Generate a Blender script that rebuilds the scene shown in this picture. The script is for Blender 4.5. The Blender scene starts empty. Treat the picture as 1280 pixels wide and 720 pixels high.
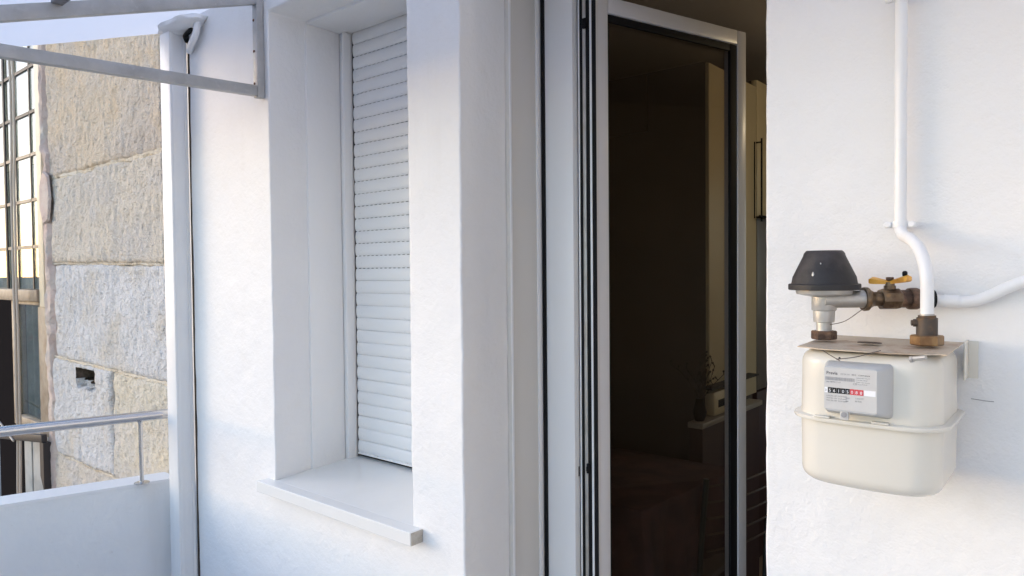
import bpy, bmesh, math, random
import numpy as np
from math import radians as R, pi, sin, cos, tan
from mathutils import Vector, Matrix, noise
random.seed(4)
S = bpy.context.scene
COL = S.collection

# ------------------------------------------------------------------ camera
CAM_D, EYE = 1.4, 1.6
SUN_AZ, SUN_EL = -122.0, 14.0        # azimuth measured from +Y towards +X
yaw, pitch, roll = R(39.7), -.0256, .0092
fw = Vector((-sin(yaw) * cos(pitch), cos(yaw) * cos(pitch), sin(pitch)))
rt = Vector((cos(yaw), sin(yaw), 0)); up = rt.cross(fw)
r2 = rt * cos(roll) - up * sin(roll); u2 = up * cos(roll) + rt * sin(roll)
cd = bpy.data.cameras.new('camera'); cam = bpy.data.objects.new('camera', cd); COL.objects.link(cam)
mw = Matrix((r2, u2, -fw)).transposed().to_4x4(); mw.translation = Vector((0, -CAM_D, EYE))
cam.matrix_world = mw
cd.sensor_width = 36; cd.lens = 880 / 1280 * 36; cd.clip_start = .02; cd.clip_end = 5000
S.camera = cam
# ------------------------------------------------------------------ world, sun, exposure
W = bpy.data.worlds.new("World"); S.world = W; W.use_nodes = True
nt = W.node_tree; bg = nt.nodes['Background']
sky = nt.nodes.new('ShaderNodeTexSky'); sky.sky_type = 'NISHITA'; sky.sun_disc = False
sky.sun_elevation = R(SUN_EL); sky.sun_rotation = R(SUN_AZ % 360)
sky.air_density = 1.0; sky.dust_density = .35; sky.ozone_density = 2.4
wb = nt.nodes.new('ShaderNodeMix'); wb.data_type = 'RGBA'; wb.blend_type = 'MULTIPLY'; wb.inputs[0].default_value = 1
wb.inputs[7].default_value = (1.09, .945, .865, 1)      # camera white balance of the photograph
nt.links.new(sky.outputs[0], wb.inputs[6]); nt.links.new(wb.outputs[2], bg.inputs[0]); bg.inputs[1].default_value = .15
ld = bpy.data.lights.new('sun', 'SUN'); ld.energy = .16; ld.angle = R(22); ld.color = (1, .80, .62)
sun = bpy.data.objects.new('sun', ld); COL.objects.link(sun)
sd = Vector((sin(R(SUN_AZ)) * cos(R(SUN_EL)), cos(R(SUN_AZ)) * cos(R(SUN_EL)), sin(R(SUN_EL))))
sun.rotation_euler = sd.to_track_quat('Z', 'Y').to_euler(); sun.location = (-6, -8, 6)
S.view_settings.view_transform = 'Standard'; S.view_settings.look = 'None'
S.view_settings.exposure = 1.88; S.view_settings.gamma = 1; S.view_settings.use_curve_mapping = False

# ------------------------------------------------------------------ helpers
def tag(o, label=None, cat=None, group=None, kind=None):
    if label: o['label'] = label
    if cat: o['category'] = cat
    if group: o['group'] = group
    if kind: o['kind'] = kind
    return o
def empty(name, loc, label, cat, group=None):
    o = bpy.data.objects.new(name, None); COL.objects.link(o); o.location = loc
    o.empty_display_size = .1
    return tag(o, label, cat, group)
def link(name, me, parent=None, loc=(0, 0, 0)):
    o = bpy.data.objects.new(name, me); COL.objects.link(o)
    if parent is not None:
        o.parent = parent
        base = Vector(parent.location)
        if parent.parent is not None: base = base + Vector(parent.parent.location)
        o.location = Vector(loc) - base           # loc is given in world space
    else: o.location = loc
    return o
def wloc(o):
    v = Vector(o.location)
    while o.parent is not None: o = o.parent; v += Vector(o.location)
    return v
def build(name, bm, mat, parent=None, smooth=35, loc=(0, 0, 0)):
    bmesh.ops.recalc_face_normals(bm, faces=bm.faces)
    me = bpy.data.meshes.new(name); bm.to_mesh(me); bm.free()
    if mat: me.materials.append(mat)
    if smooth:
        me.shade_smooth(); me.set_sharp_from_angle(angle=R(smooth))
    return link(name, me, parent, loc)
def NB(): return bmesh.new()
def bx(bm, x0, x1, y0, y1, z0, z1, bev=0, seg=2):
    vs = [bm.verts.new((x, y, z)) for z in (z0, z1) for y in (y0, y1) for x in (x0, x1)]
    fs = [(0, 1, 3, 2), (4, 6, 7, 5), (0, 4, 5, 1), (2, 3, 7, 6), (0, 2, 6, 4), (1, 5, 7, 3)]
    F = [bm.faces.new([vs[i] for i in f]) for f in fs]
    if bev:
        es = list({e for f in F for e in f.edges})
        bmesh.ops.bevel(bm, geom=es, offset=bev, segments=seg, profile=.5, affect='EDGES')
    return bm
def obox(bm, a, b, w, h, upv=(0, 0, 1), bev=0):
    """box tube from a to b, width w sideways, height h along up"""
    a = Vector(a); b = Vector(b); d = (b - a).normalized()
    s = d.cross(Vector(upv)).normalized(); u = s.cross(d)
    vs = []
    for p in (a, b):
        for (i, j) in ((-1, -1), (1, -1), (1, 1), (-1, 1)):
            vs.append(bm.verts.new(p + s * (i * w / 2) + u * (j * h / 2)))
    F = [bm.faces.new([vs[i] for i in f]) for f in ((0, 3, 2, 1), (4, 5, 6, 7), (0, 1, 5, 4), (1, 2, 6, 5), (2, 3, 7, 6), (3, 0, 4, 7))]
    if bev:
        bmesh.ops.bevel(bm, geom=list({e for f in F for e in f.edges}), offset=bev, segments=2, profile=.5, affect='EDGES')
    return bm
def lathe(bm, prof, o, d=(0, 0, 1), n=32, rot=0, cap=True):
    """prof: list of (t along axis, radius)"""
    o = Vector(o); d = Vector(d).normalized()
    s = d.cross(Vector((0, 0, 1))) if abs(d.z) < .9 else Vector((1, 0, 0)); s.normalize(); u = d.cross(s)
    rings = []
    for t, r in prof:
        rings.append([bm.verts.new(o + d * t + (s * cos(rot + 2 * pi * k / n) + u * sin(rot + 2 * pi * k / n)) * r) for k in range(n)])
    for a, b in zip(rings, rings[1:]):
        for k in range(n): bm.faces.new((a[k], a[(k + 1) % n], b[(k + 1) % n], b[k]))
    if cap:
        bm.faces.new(rings[0]); bm.faces.new(rings[-1])
    return bm
def tube(bm, pts, r, n=14, sub=6):
    """smooth tube through pts (Catmull-Rom)"""
    P = [Vector(p) for p in pts]; Q = []
    if sub > 1:
        E = [P[0] * 2 - P[1]] + P + [P[-1] * 2 - P[-2]]
        for i in range(1, len(E) - 2):
            for k in range(sub):
                t = k / sub; a, b, c, d = E[i - 1:i + 3]
                Q.append(.5 * ((2 * b) + (c - a) * t + (2 * a - 5 * b + 4 * c - d) * t * t + (3 * b - a - 3 * c + d) * t ** 3))
        Q.append(P[-1])
    else: Q = P
    rings = []; prev = None
    for i, q in enumerate(Q):
        d = (Q[min(i + 1, len(Q) - 1)] - Q[max(i - 1, 0)]).normalized()
        if prev is None: s = d.orthogonal().normalized()
        else: s = (prev - d * prev.dot(d)).normalized()
        prev = s; u = d.cross(s)
        rr = r(i / (len(Q) - 1)) if callable(r) else r
        rings.append([bm.verts.new(q + (s * cos(2 * pi * k / n) + u * sin(2 * pi * k / n)) * rr) for k in range(n)])
    for a, b in zip(rings, rings[1:]):
        for k in range(n): bm.faces.new((a[k], a[(k + 1) % n], b[(k + 1) % n], b[k]))
    bm.faces.new(rings[0]); bm.faces.new(rings[-1])
    return bm
def fbm(x, y, z, o=4):
    return noise.fractal(Vector((x, y, z)), 1.0, 2.0, o)

# ------------------------------------------------------------------ materials
def M(name, col, rough=.5, metal=0, bump=(), var=None, spec=.5, coat=0, rvar=0):
    """bump: list of (scale, distance, detail); var: list of (scale, colour, lo, hi) noise mixes"""
    m = bpy.data.materials.new(name); m.use_nodes = True; t = m.node_tree; N = t.nodes; L = t.links
    p = N['Principled BSDF']; p.inputs['Base Color'].default_value = (*col, 1)
    p.inputs['Roughness'].default_value = rough; p.inputs['Metallic'].default_value = metal
    p.inputs['Specular IOR Level'].default_value = spec; p.inputs['Coat Weight'].default_value = coat
    tc = N.new('ShaderNodeTexCoord')
    cur = None
    for (sc, c, lo, hi, *st) in (var or []):
        mp = N.new('ShaderNodeMapping'); L.new(tc.outputs['Object'], mp.inputs[0])
        if st: mp.inputs['Scale'].default_value = st[0]
        mp.inputs['Location'].default_value = (sc * .37, sc * .11, sc * .7)
        n = N.new('ShaderNodeTexNoise'); n.inputs['Scale'].default_value = sc; n.inputs['Detail'].default_value = 6
        n.inputs['Roughness'].default_value = .62
        L.new(mp.outputs[0], n.inputs[0])
        mr = N.new('ShaderNodeMapRange'); mr.inputs[1].default_value = lo; mr.inputs[2].default_value = hi
        L.new(n.outputs[0], mr.inputs[0])
        mx = N.new('ShaderNodeMix'); mx.data_type = 'RGBA'; L.new(mr.outputs[0], mx.inputs[0])
        if cur is None: mx.inputs[6].default_value = (*col, 1)
        else: L.new(cur, mx.inputs[6])
        mx.inputs[7].default_value = (*c, 1); cur = mx.outputs[2]
    if cur is not None: L.new(cur, p.inputs['Base Color'])
    if rvar:
        n = N.new('ShaderNodeTexNoise'); n.inputs['Scale'].default_value = 9; n.inputs['Detail'].default_value = 5
        L.new(tc.outputs['Object'], n.inputs[0])
        mr = N.new('ShaderNodeMapRange'); mr.inputs[1].default_value = .3; mr.inputs[2].default_value = .7
        mr.inputs[3].default_value = max(.02, rough - rvar); mr.inputs[4].default_value = rough + rvar
        L.new(n.outputs[0], mr.inputs[0]); L.new(mr.outputs[0], p.inputs['Roughness'])
    prev = None
    for (sc, dist, det) in bump:
        n = N.new('ShaderNodeTexNoise'); n.inputs['Scale'].default_value = sc; n.inputs['Detail'].default_value = det
        L.new(tc.outputs['Object'], n.inputs[0])
        b = N.new('ShaderNodeBump'); b.inputs['Distance'].default_value = dist; b.inputs['Strength'].default_value = 1
        L.new(n.outputs[0], b.inputs['Height'])
        if prev: L.new(prev, b.inputs['Normal'])
        prev = b.outputs[0]
    if prev: L.new(prev, p.inputs['Normal'])
    return m
def glass(name, tint, ior=1.5, rough=0.0):
    m = bpy.data.materials.new(name); m.use_nodes = True; t = m.node_tree; N = t.nodes; L = t.links
    for n in list(N): N.remove(n)
    o = N.new('ShaderNodeOutputMaterial'); a = N.new('ShaderNodeBsdfTransparent'); a.inputs[0].default_value = (*tint, 1)
    g = N.new('ShaderNodeBsdfGlossy'); g.inputs['Roughness'].default_value = rough
    f = N.new('ShaderNodeFresnel'); ge = N.new('ShaderNodeNewGeometry'); mi = N.new('ShaderNodeMix'); mi.inputs[2].default_value = ior; mi.inputs[3].default_value = 1 / ior; L.new(ge.outputs['Backfacing'], mi.inputs[0]); L.new(mi.outputs[0], f.inputs[0]); x = N.new('ShaderNodeMixShader')
    L.new(f.outputs[0], x.inputs[0]); L.new(a.outputs[0], x.inputs[1]); L.new(g.outputs[0], x.inputs[2]); L.new(x.outputs[0], o.inputs[0])
    return m

m_stucco = M('white_stucco', (.80, .80, .80), .62, bump=[(3.2, .008, 2), (15, .0046, 4), (65, .0015, 4), (260, .0004, 2)],
             var=[(1.6, (.755, .76, .775), .45, .75), (9, (.755, .745, .73), .60, .9), (6, (.725, .72, .71), .60, .95, (1, 1, .10)), (48, (.50, .48, .45), .735, .80)])
m_smooth = M('smooth_render', (.80, .80, .79), .55, bump=[(7, .004, 3), (60, .0008, 3)], var=[(2.2, (.74, .74, .73), .5, .8)])
m_reveal = M('painted_reveal', (.81, .815, .82), .5, bump=[(5, .006, 3), (70, .0008, 3)], var=[(2.0, (.77, .77, .77), .5, .8)])
m_pvc = M('white_pvc', (.78, .785, .79), .3)
m_pvcbeige = M('beige_pvc', (.64, .62, .585), .17)
m_slat = M('shutter_plastic', (.80, .80, .80), .3, bump=[(10, .0006, 2)], rvar=.06, var=[(5, (.76, .755, .74), .5, .85)])
m_slot = M('slot_dark', (.30, .295, .29), .8)
m_black = M('black_rubber', (.010, .010, .011), .6, spec=.15)
m_gap = M('gap_shadow', (.085, .065, .05), .9, spec=.1)
m_sill = M('sill_marble', (.80, .795, .775), .14, bump=[(6, .0008, 3), (120, .0001, 2)], rvar=.05, var=[(5, (.76, .755, .735), .5, .8)])
m_sillend = M('sill_raw_edge', (.50, .46, .40), .8, bump=[(120, .002, 4)], var=[(60, (.38, .34, .28), .45, .65)])
m_frame = M('leaf_aluminium', (.74, .73, .745), .35, rvar=.04, bump=[(6, .0004, 2)])
m_leafin = M('leaf_lip', (.72, .71, .70), .3)
m_glass = glass('tinted_glass', (.80, .77, .74))
m_paneglass = glass('pane_glass', (.90, .93, .92), 1.6)
m_galv = M('painted_steel', (.46, .46, .46), .5, .2, bump=[(60, .001, 4)], var=[(7, (.36, .355, .35), .45, .7), (40, (.55, .55, .55), .6, .8)], rvar=.12)
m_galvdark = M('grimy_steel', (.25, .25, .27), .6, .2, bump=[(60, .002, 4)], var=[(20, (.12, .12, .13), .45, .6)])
m_canopy = None
m_screw = M('rusty_screw', (.10, .05, .035), .6, .6, var=[(90, (.22, .10, .05), .4, .6)])
m_steel = M('stainless_steel', (.62, .61, .60), .22, 1.0, rvar=.06, bump=[(200, .0001, 2)])
m_post = M('post_paint', (.78, .785, .79), .42, bump=[(14, .002, 4), (90, .0006, 3)], var=[(4, (.74, .745, .76), .45, .75)])
m_parapet = M('parapet_render', (.76, .775, .79), .65, bump=[(5, .01, 3), (60, .0014, 4)], var=[(2.0, (.71, .73, .745), .4, .7), (25, (.62, .62, .62), .68, .8), (6, (.66, .67, .68), .55, .9, (1, 1, .10))])
m_coping = M('parapet_top_paint', (.78, .79, .81), .5, bump=[(20, .003, 4)])
m_tile = M('floor_tile', (.70, .68, .66), .5, bump=[(30, .001, 3)], var=[(3, (.44, .41, .38), .4, .7)])
m_ground = M('street_ground', (.12, .115, .11), .9, bump=[(3, .02, 5)], var=[(.3, (.16, .15, .13), .4, .6)])
def granite(name, a, b, c):
    m = M(name, a, .88, bump=[(7, .02, 5), (30, .022, 6), (80, .016, 5), (200, .006, 3)],
          var=[(1.8, b, .40, .60), (4.5, c, .50, .66), (22, tuple(x * .80 for x in a), .56, .74), (38, (.46, .42, .37), .60, .78), (85, (.30, .28, .26), .60, .72), (120, (.80, .78, .74), .58, .70)])
    return m
m_gr_warm = granite('granite_warm', (.74, .62, .48), (.66, .58, .50), (.76, .61, .44))
m_gr_mid = granite('granite_pale', (.72, .65, .56), (.76, .68, .57), (.66, .62, .58))
m_gr_grey = granite('granite_grey', (.70, .69, .69), (.77, .76, .76), (.70, .65, .58))
m_gr_beige = granite('granite_beige', (.76, .69, .56), (.70, .66, .62), (.78, .69, .54))
m_cavity_shade = M('shaded_cavity', (.075, .06, .045), .95, bump=[(40, .02, 5)], var=[(18, (.13, .10, .08), .5, .7)], spec=0)  # dark colour painted inside the stone hole in place of its shade
m_mortar = M('sandy_mortar', (.70, .60, .46), .9, bump=[(35, .02, 6), (120, .006, 4)], var=[(8, (.72, .66, .56), .4, .6), (40, (.42, .32, .22), .6, .78)])
m_pink = M('pink_mortar', (.60, .45, .39), .9, bump=[(12, .02, 5), (70, .006, 4)], var=[(5, (.62, .54, .47), .4, .65), (26, (.40, .28, .23), .6, .74)])
m_beigewood = M('cream_painted_wood', (.72, .63, .47), .5, bump=[(30, .002, 4)], var=[(6, (.64, .55, .42), .45, .75)])
m_beigedirty = M('worn_beige_wood', (.40, .32, .24), .6, bump=[(30, .003, 4)], var=[(8, (.26, .19, .13), .4, .65)])
m_iron = M('dark_iron', (.05, .045, .045), .6, .3, bump=[(50, .002, 4)])
m_curtain = M('cream_curtain', (.66, .62, .52), .8, var=[(3, (.72, .69, .60), .4, .6), (14, (.50, .47, .42), .58, .75)])
m_lace = M('lace_curtain', (.48, .52, .54), .85, bump=[(6, .03, 4)], var=[(7, (.66, .68, .66), .45, .6), (3, (.30, .30, .27), .5, .7)])
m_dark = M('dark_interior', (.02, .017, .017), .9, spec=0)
m_greycurtain = M('grey_curtain', (.34, .38, .37), .85, var=[(2.5, (.16, .22, .19), .42, .6), (5, (.30, .15, .12), .56, .7)])
m_cable = M('beige_cable', (.52, .45, .38), .55, bump=[(40, .001, 3)])
m_meter = M('cream_enamel', (.70, .675, .61), .26, bump=[(7, .0012, 2), (150, .00012, 2)], var=[(4, (.665, .635, .565), .30, .80)])
m_plate = M('rusty_beige_plate', (.52, .43, .33), .55, .15, bump=[(80, .0006, 4)], var=[(20, (.40, .27, .18), .48, .62), (60, (.60, .52, .42), .55, .7)])
m_dialbox = M('grey_plastic', (.48, .49, .495), .38, bump=[(120, .0001, 2)], rvar=.05)
m_label = M('pale_label', (.55, .54, .53), .4, var=[(40, (.56, .56, .55), .4, .6)])
m_print = M('label_ink', (.10, .10, .11), .6)
m_printgrey = M('label_ink_pale', (.30, .30, .31), .6)
m_white = M('white_print', (.82, .83, .86), .4)
m_drum = M('black_digit_drum', (.010, .010, .012), .35)
m_reddrum = M('red_digit_drum', (.62, .05, .07), .4)
m_brass = M('aged_brass', (.22, .165, .11), .45, .75, bump=[(70, .0012, 4)], var=[(25, (.11, .07, .045), .42, .62), (60, (.30, .19, .10), .55, .7)], rvar=.12)
m_brassnut = M('brass_nut', (.30, .19, .095), .4, .75, bump=[(70, .0008, 4)], var=[(30, (.18, .10, .05), .45, .65)], rvar=.1)
m_copper = M('corroded_copper', (.20, .12, .08), .55, .6, bump=[(90, .0015, 4)], var=[(40, (.07, .045, .035), .42, .6)])
m_darkmetal = M('dark_fitting', (.085, .07, .06), .5, .6, bump=[(80, .0012, 4)], var=[(28, (.17, .10, .05), .5, .66)], rvar=.1)
m_alu = M('cast_aluminium', (.50, .49, .47), .42, .55, bump=[(90, .0008, 4)], var=[(18, (.40, .38, .35), .45, .7)], rvar=.1)
m_cap = M('black_cap_rubber', (.017, .015, .016), .55, bump=[(60, .0012, 4)], var=[(14, (.055, .045, .045), .48, .7), (110, (.16, .14, .13), .70, .78)], rvar=.1)
m_orange = M('orange_handle', (.80, .40, .05), .42, bump=[(60, .0006, 3)], var=[(20, (.50, .20, .03), .52, .7)])
m_pipe = M('painted_pipe', (.80, .805, .81), .36, bump=[(25, .0012, 3), (90, .0006, 3)], rvar=.08, var=[(12, (.74, .73, .70), .55, .8)])
m_wire = M('seal_wire', (.14, .12, .11), .5, .6)
m_room = M('room_paint', (.55, .47, .38), .8, bump=[(20, .002, 3)])
m_ceil = M('room_ceiling', (.50, .44, .38), .8)
m_roomfloor = M('room_floor', (.34, .27, .20), .5)
m_wardrobe = M('dark_wardrobe', (.105, .08, .065), .55, var=[(3, (.13, .10, .08), .4, .7)])
m_cream = M('cream_cabinet', (.66, .57, .38), .4)
m_applgrey = M('grey_appliance', (.16, .15, .14), .4)
m_red = M('wine_cabinet', (.065, .032, .028), .6, bump=[(20, .001, 3)])
m_cloth = M('wine_tablecloth', (.06, .035, .038), .9, bump=[(60, .001, 3)], var=[(8, (.11, .055, .055), .4, .65)])
m_chair = M('chair_metal', (.07, .08, .075), .4, .5)
m_rail = M('chair_rail', (.09, .06, .045), .4)
m_twig = M('dry_twig', (.05, .035, .025), .8)
def canopy_mat():
    m = M('canopy_sheet', (.80, .80, .82), .45, bump=[(3, .006, 2)], var=[(1.5, (.74, .74, .76), .4, .7)])
    t = m.node_tree; N = t.nodes; L = t.links; p = N['Principled BSDF']; o = N['Material Output']
    tr = N.new('ShaderNodeBsdfTranslucent'); tr.inputs[0].default_value = (.93, .93, .97, 1)
    x = N.new('ShaderNodeMixShader'); x.inputs[0].default_value = .8
    L.new(p.outputs[0], x.inputs[1]); L.new(tr.outputs[0], x.inputs[2]); L.new(x.outputs[0], o.inputs[0])
    return m
m_canopy = canopy_mat()

# ------------------------------------------------------------------ ground and balcony floor
b = NB(); bx(b, -1500, 1500, -1500, 1500, -3.5, -3.3); tag(build('ground', b, m_ground, smooth=0), kind='structure')
b = NB(); bx(b, -3.75, 1.85, -1.9, -.001, -.22, 0); fl = tag(build('balcony_floor', b, m_gap, smooth=0), kind='structure')
tile = NB(); bx(tile, 0, .296, 0, .296, 0, .012, .002, 1)
bmesh.ops.recalc_face_normals(tile, faces=tile.faces); tme = bpy.data.meshes.new('floor_tile'); tile.to_mesh(tme); tile.free(); tme.materials.append(m_tile)
for i in range(18):
    for j in range(6):
        link('floor_tile', tme, fl, (-3.52 + i * .3, -1.83 + j * .3, .0005))

# ------------------------------------------------------------------ house
XL, XR = -2.873, 1.7
ZB, ZT = -.25, 3.5
WIN = (-2.284, -1.553, .80, 2.533)
DOOR = (-1.342, -.506, .0, 2.50)
TH = .38
house = empty('house', (-1, 0, 0), 'white stuccoed house front with a shuttered window and an open glazed door', 'house')
def facade():
    def cuts(lo, hi, marks, st):
        ms = sorted({lo, hi, *[m for m in marks if lo < m < hi]}); out = []
        for a, c in zip(ms, ms[1:]):
            n = max(1, round((c - a) / st)); out += [a + (c - a) * k / n for k in range(n)]
        return out + [hi]
    xs = cuts(XL, XR, [WIN[0], WIN[1], DOOR[0], DOOR[1]], .03)
    zs = cuts(ZB, ZT, [WIN[2], WIN[3], DOOR[2], DOOR[3]], .03)
    bm = NB(); V = {}
    def isb(x, z):
        for (a, c, d, e) in (WIN, DOOR):
            if (abs(x - a) < 1e-6 or abs(x - c) < 1e-6) and d - 1e-6 <= z <= e + 1e-6: return 'x'
            if (abs(z - d) < 1e-6 or abs(z - e) < 1e-6) and a - 1e-6 <= x <= c + 1e-6: return 'z'
        return None
    def v(i, j):
        if (i, j) not in V:
            x, z = xs[i], zs[j]; k = isb(x, z)
            dx = (.0022 * fbm(3, 1, z * 12) + .0012 * fbm(6, x, z * 40)) if k == 'x' or i == 0 else 0
            dz = .0012 * fbm(x * 9, 5, 2) if k == 'z' else 0
            y = -.0035 * abs(fbm(x * 2.2, 3, z * 2.2)) - .0012 * fbm(x * 9, 7, z * 9)
            V[i, j] = bm.verts.new((x + dx, y, z + dz))
        return V[i, j]
    fs = []
    for i in range(len(xs) - 1):
        for j in range(len(zs) - 1):
            cx, cz = (xs[i] + xs[i + 1]) / 2, (zs[j] + zs[j + 1]) / 2
            if any(a < cx < c and d < cz < e for (a, c, d, e) in (WIN, DOOR)): continue
            fs.append(bm.faces.new((v(i, j), v(i + 1, j), v(i + 1, j + 1), v(i, j + 1))))
    r = bmesh.ops.extrude_face_region(bm, geom=fs, use_keep_orig=True)
    for g in r['geom']:
        if isinstance(g, bmesh.types.BMVert): g.co.y = TH
    o = build('wall', bm, m_stucco, house, smooth=50)
    md = o.modifiers.new('bevel', 'BEVEL'); md.width = .005; md.segments = 3; md.limit_method = 'ANGLE'; md.angle_limit = R(50)
    return o
facade()
# parts of the house interior shell
def pbox(name, mat, parent, *a, bev=0, smooth=35):
    b = NB(); bx(b, *a, bev=bev); return build(name, b, mat, parent, smooth)
pbox('room_wall', m_room, house, -4.2, .15, 4.0, 4.12, 0, 2.8)
pbox('room_wall', m_room, house, 1.45, 1.7, 4.0, 4.12, 0, 2.8)
pbox('room_wall', m_room, house, .151, 1.449, 4.0, 4.12, 0, .85)
pbox('room_wall', m_room, house, .151, 1.449, 4.0, 4.12, 2.45, 2.8)
bw = pbox('fill_window', m_pvc, house, .152, .21, 4.02, 4.08, .851, 2.449, bev=.003)  # unseen window opening, added to bring daylight onto the cabinets
for q in ((1.39, 1.448, .851, 2.449), (.77, .83, .91, 2.39), (.2105, 1.3895, .851, .909), (.2105, 1.3895, 2.391, 2.449)):
    b = NB(); bx(b, q[0], q[1], 4.021, 4.079, q[2], q[3], bev=.003); build('fill_window_bar', b, m_pvc, bw)
pbox('room_wall', m_room, house, -4.32, -4.2, TH, 4.12, 0, 2.8)
pbox('room_wall', m_room, house, 1.58, 1.70, TH + .001, 3.999, 0, 2.8)
pbox('room_wall', m_room, house, -4.199, -2.872, TH - .1, TH, 0, 2.8)
pbox('room_ceiling', m_ceil, house, -4.32, 1.7, TH - .1, 4.12, 2.801, 2.95)
pbox('room_floor', m_roomfloor, house, -4.32, 1.7, .001, 4.12, -.15, -.001)

b = NB(); tube(b, [(-.160, -.0042, 1.377), (-.150, -.0046, 1.3765), (-.138, -.0044, 1.3755), (-.128, -.0038, 1.3755)], .0007, 5, 2); build('hairline_crack', b, m_printgrey, house)
# --- window: reveal panels, guides, shutter with slats
pbox('reveal_panel', m_reveal, house, -2.290, -2.2735, .150, .300, .84, 2.535, bev=.002)
pbox('reveal_panel', m_reveal, house, -1.5635, -1.545, .150, .300, .84, 2.535, bev=.002)
pbox('window_head_panel', m_reveal, house, -2.272, -1.566, .152, .30, 2.522, 2.54, bev=.002)
pbox('shutter_guide', m_pvc, house, -2.283, -2.253, .302, .345, .845, 2.53, bev=.002)
pbox('shutter_guide', m_pvc, house, -1.583, -1.555, .302, .345, .845, 2.53, bev=.002)
pbox('window_pane', m_dark, house, -2.28, -1.556, .368, .376, .8, 2.532)
sh = pbox('roller_shutter', m_slot, house, -2.249, -1.586, .352, .358, .88, 2.53); 
SX0, SX1 = -2.247, -1.588
NS = 34; PITCH = (2.536 - .884) / NS
def slat_mesh(name, gap):
    bm = NB(); h = PITCH - gap
    prof = [(0.0, .002), (.0035, -.0005), (h * .25, -.0022), (h * .5, -.0030), (h * .75, -.0022), (h - .0035, -.0005), (h, .002)]
    rows = [[bm.verts.new((x, y, z)) for x in (0, SX1 - SX0)] for z, y in prof]
    for a, c in zip(rows, rows[1:]): bm.faces.new((a[0], a[1], c[1], c[0]))
    back = [[bm.verts.new((x, .0045, z)) for x in (0, SX1 - SX0)] for z in (0, h)]
    bm.faces.new((back[0][0], back[0][1], back[1][1], back[1][0]))
    bm.faces.new((rows[0][0], rows[0][1], back[0][1], back[0][0])); bm.faces.new((rows[-1][0], rows[-1][1], back[1][1], back[1][0]))
    for s in (0, 1): bm.faces.new([r[s] for r in rows] + [back[1][s], back[0][s]])
    # perforated neck: webs between the light slots
    if gap > .002:
        x = .004
        while x < SX1 - SX0 - .02:
            bx(bm, x, x + .0085, .0012, .0042, h - .0008, PITCH + .0008); x += .0255
    me = bpy.data.meshes.new(name); bmesh.ops.recalc_face_normals(bm, faces=bm.faces); bm.to_mesh(me); bm.free(); me.materials.append(m_slat)
    me.shade_smooth(); me.set_sharp_from_angle(angle=R(40)); return me
s_open = slat_mesh('slat_open', .0026); s_shut = slat_mesh('slat_closed', .0007)
for k in range(NS):
    sl_ = link('slat', s_shut if k < 14 else s_open, sh, (SX0 + random.uniform(-.0012, .0012), .346 + random.uniform(-.0004, .0004), .884 + k * PITCH + random.uniform(-.0003, .0003)))
    sl_.rotation_euler = (random.uniform(-.012, .012), random.uniform(-.0006, .0006), 0)
b = NB(); bx(b, SX0, SX1, .340, .351, .8775, .8850, bev=.002); build('bottom_rail', b, m_slat, sh)

# --- sill
b = NB(); bx(b, -2.283, -1.554, -.001, .36, .824, .858); 
for v_ in b.verts:
    if v_.co.z > .85: v_.co.z = .866 if v_.co.y > .2 else .8453
bx(b, -2.335, -1.512, -.047, 0.0, .806, .8455)
sl = build('window_sill', b, m_sill, house, smooth=0)
sl.modifiers.new('bevel', 'BEVEL').width = .0015
bm_ = NB(); bx(bm_, -1.5119, -1.5085, -.0455, -.001, .8075, .8445, bev=.001); build('raw_edge', bm_, m_sillend, sl)
# --- door frame (extruded profiles)
Z0, Z1 = .012, 2.49
JM = pbox('door_frame', m_pvc, house, -1.3425 + .002, -1.207, .344, .376, Z0, Z1 - .001, bev=.003)
JM2 = pbox('door_frame', m_pvc, house, -.50, -.56, .344, .376, Z0, Z1 - .001, bev=.003)
pbox('door_frame', m_pvc, house, -1.206, -.561, .345, .376, 2.44, Z1, bev=.003)
g = pbox('shutter_guide', m_pvcbeige, house, -1.341, -1.3255, .190, .338, Z0, Z1, bev=.002)
b = NB(); bx(b, -1.326, -1.3215, .317, .338, Z0 + .002, Z1 - .002, bev=.001); build('guide_lip', b, m_pvc, g)
b = NB(); bx(b, -1.326, -1.3225, .1915, .199, Z0 + .002, Z1 - .002, bev=.001); build('guide_lip', b, m_pvc, g)
b = NB(); bx(b, -1.3212, -1.3085, .3395, .3438, Z0, Z1 - .003); build('gasket', b, m_black, JM)
b = NB(); bx(b, -1.2069, -1.143, .371, .3745, Z0, Z1 - .05); build('gasket', b, m_black, JM)
for (x0, x1, y0, y1, mt) in ((-1.2222 + .01, -1.2116 + .0005, .3672, .3708, m_pvcbeige), (-1.2029, -1.1979, .3672, .3708, m_pvc), (-1.1864, -1.1757, .3672, .3708, m_alu), (-1.1615, -1.1549, .3672, .3708, m_pvc)):
    b = NB(); bx(b, x0, x1, y0, y1, Z0, Z1 - .06, bev=.001); build('rebate_strip', b, mt, JM)
for (x, z, h, w) in ((-1.213, .985, .034, .012), (-1.213, 2.41, .05, .010), (-1.172, 1.00, .03, .010), (-1.176, 2.33, .03, .014)):
    b = NB(); bx(b, x - w / 2, x + w / 2, .360, .3708, z - h / 2, z + h / 2, bev=.002); bx(b, x - w / 4, x + w / 4, .355, .361, z - h / 4, z + h / 4, bev=.001)
    build('striker_plate', b, m_black, JM)
# --- door leaf (opened inwards)
LA = R(17.8); LO = Vector((-.822 * CAM_D, .27 * CAM_D, 0)); LW = .678; LZ0, LZ1 = .02, 2.418
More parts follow.
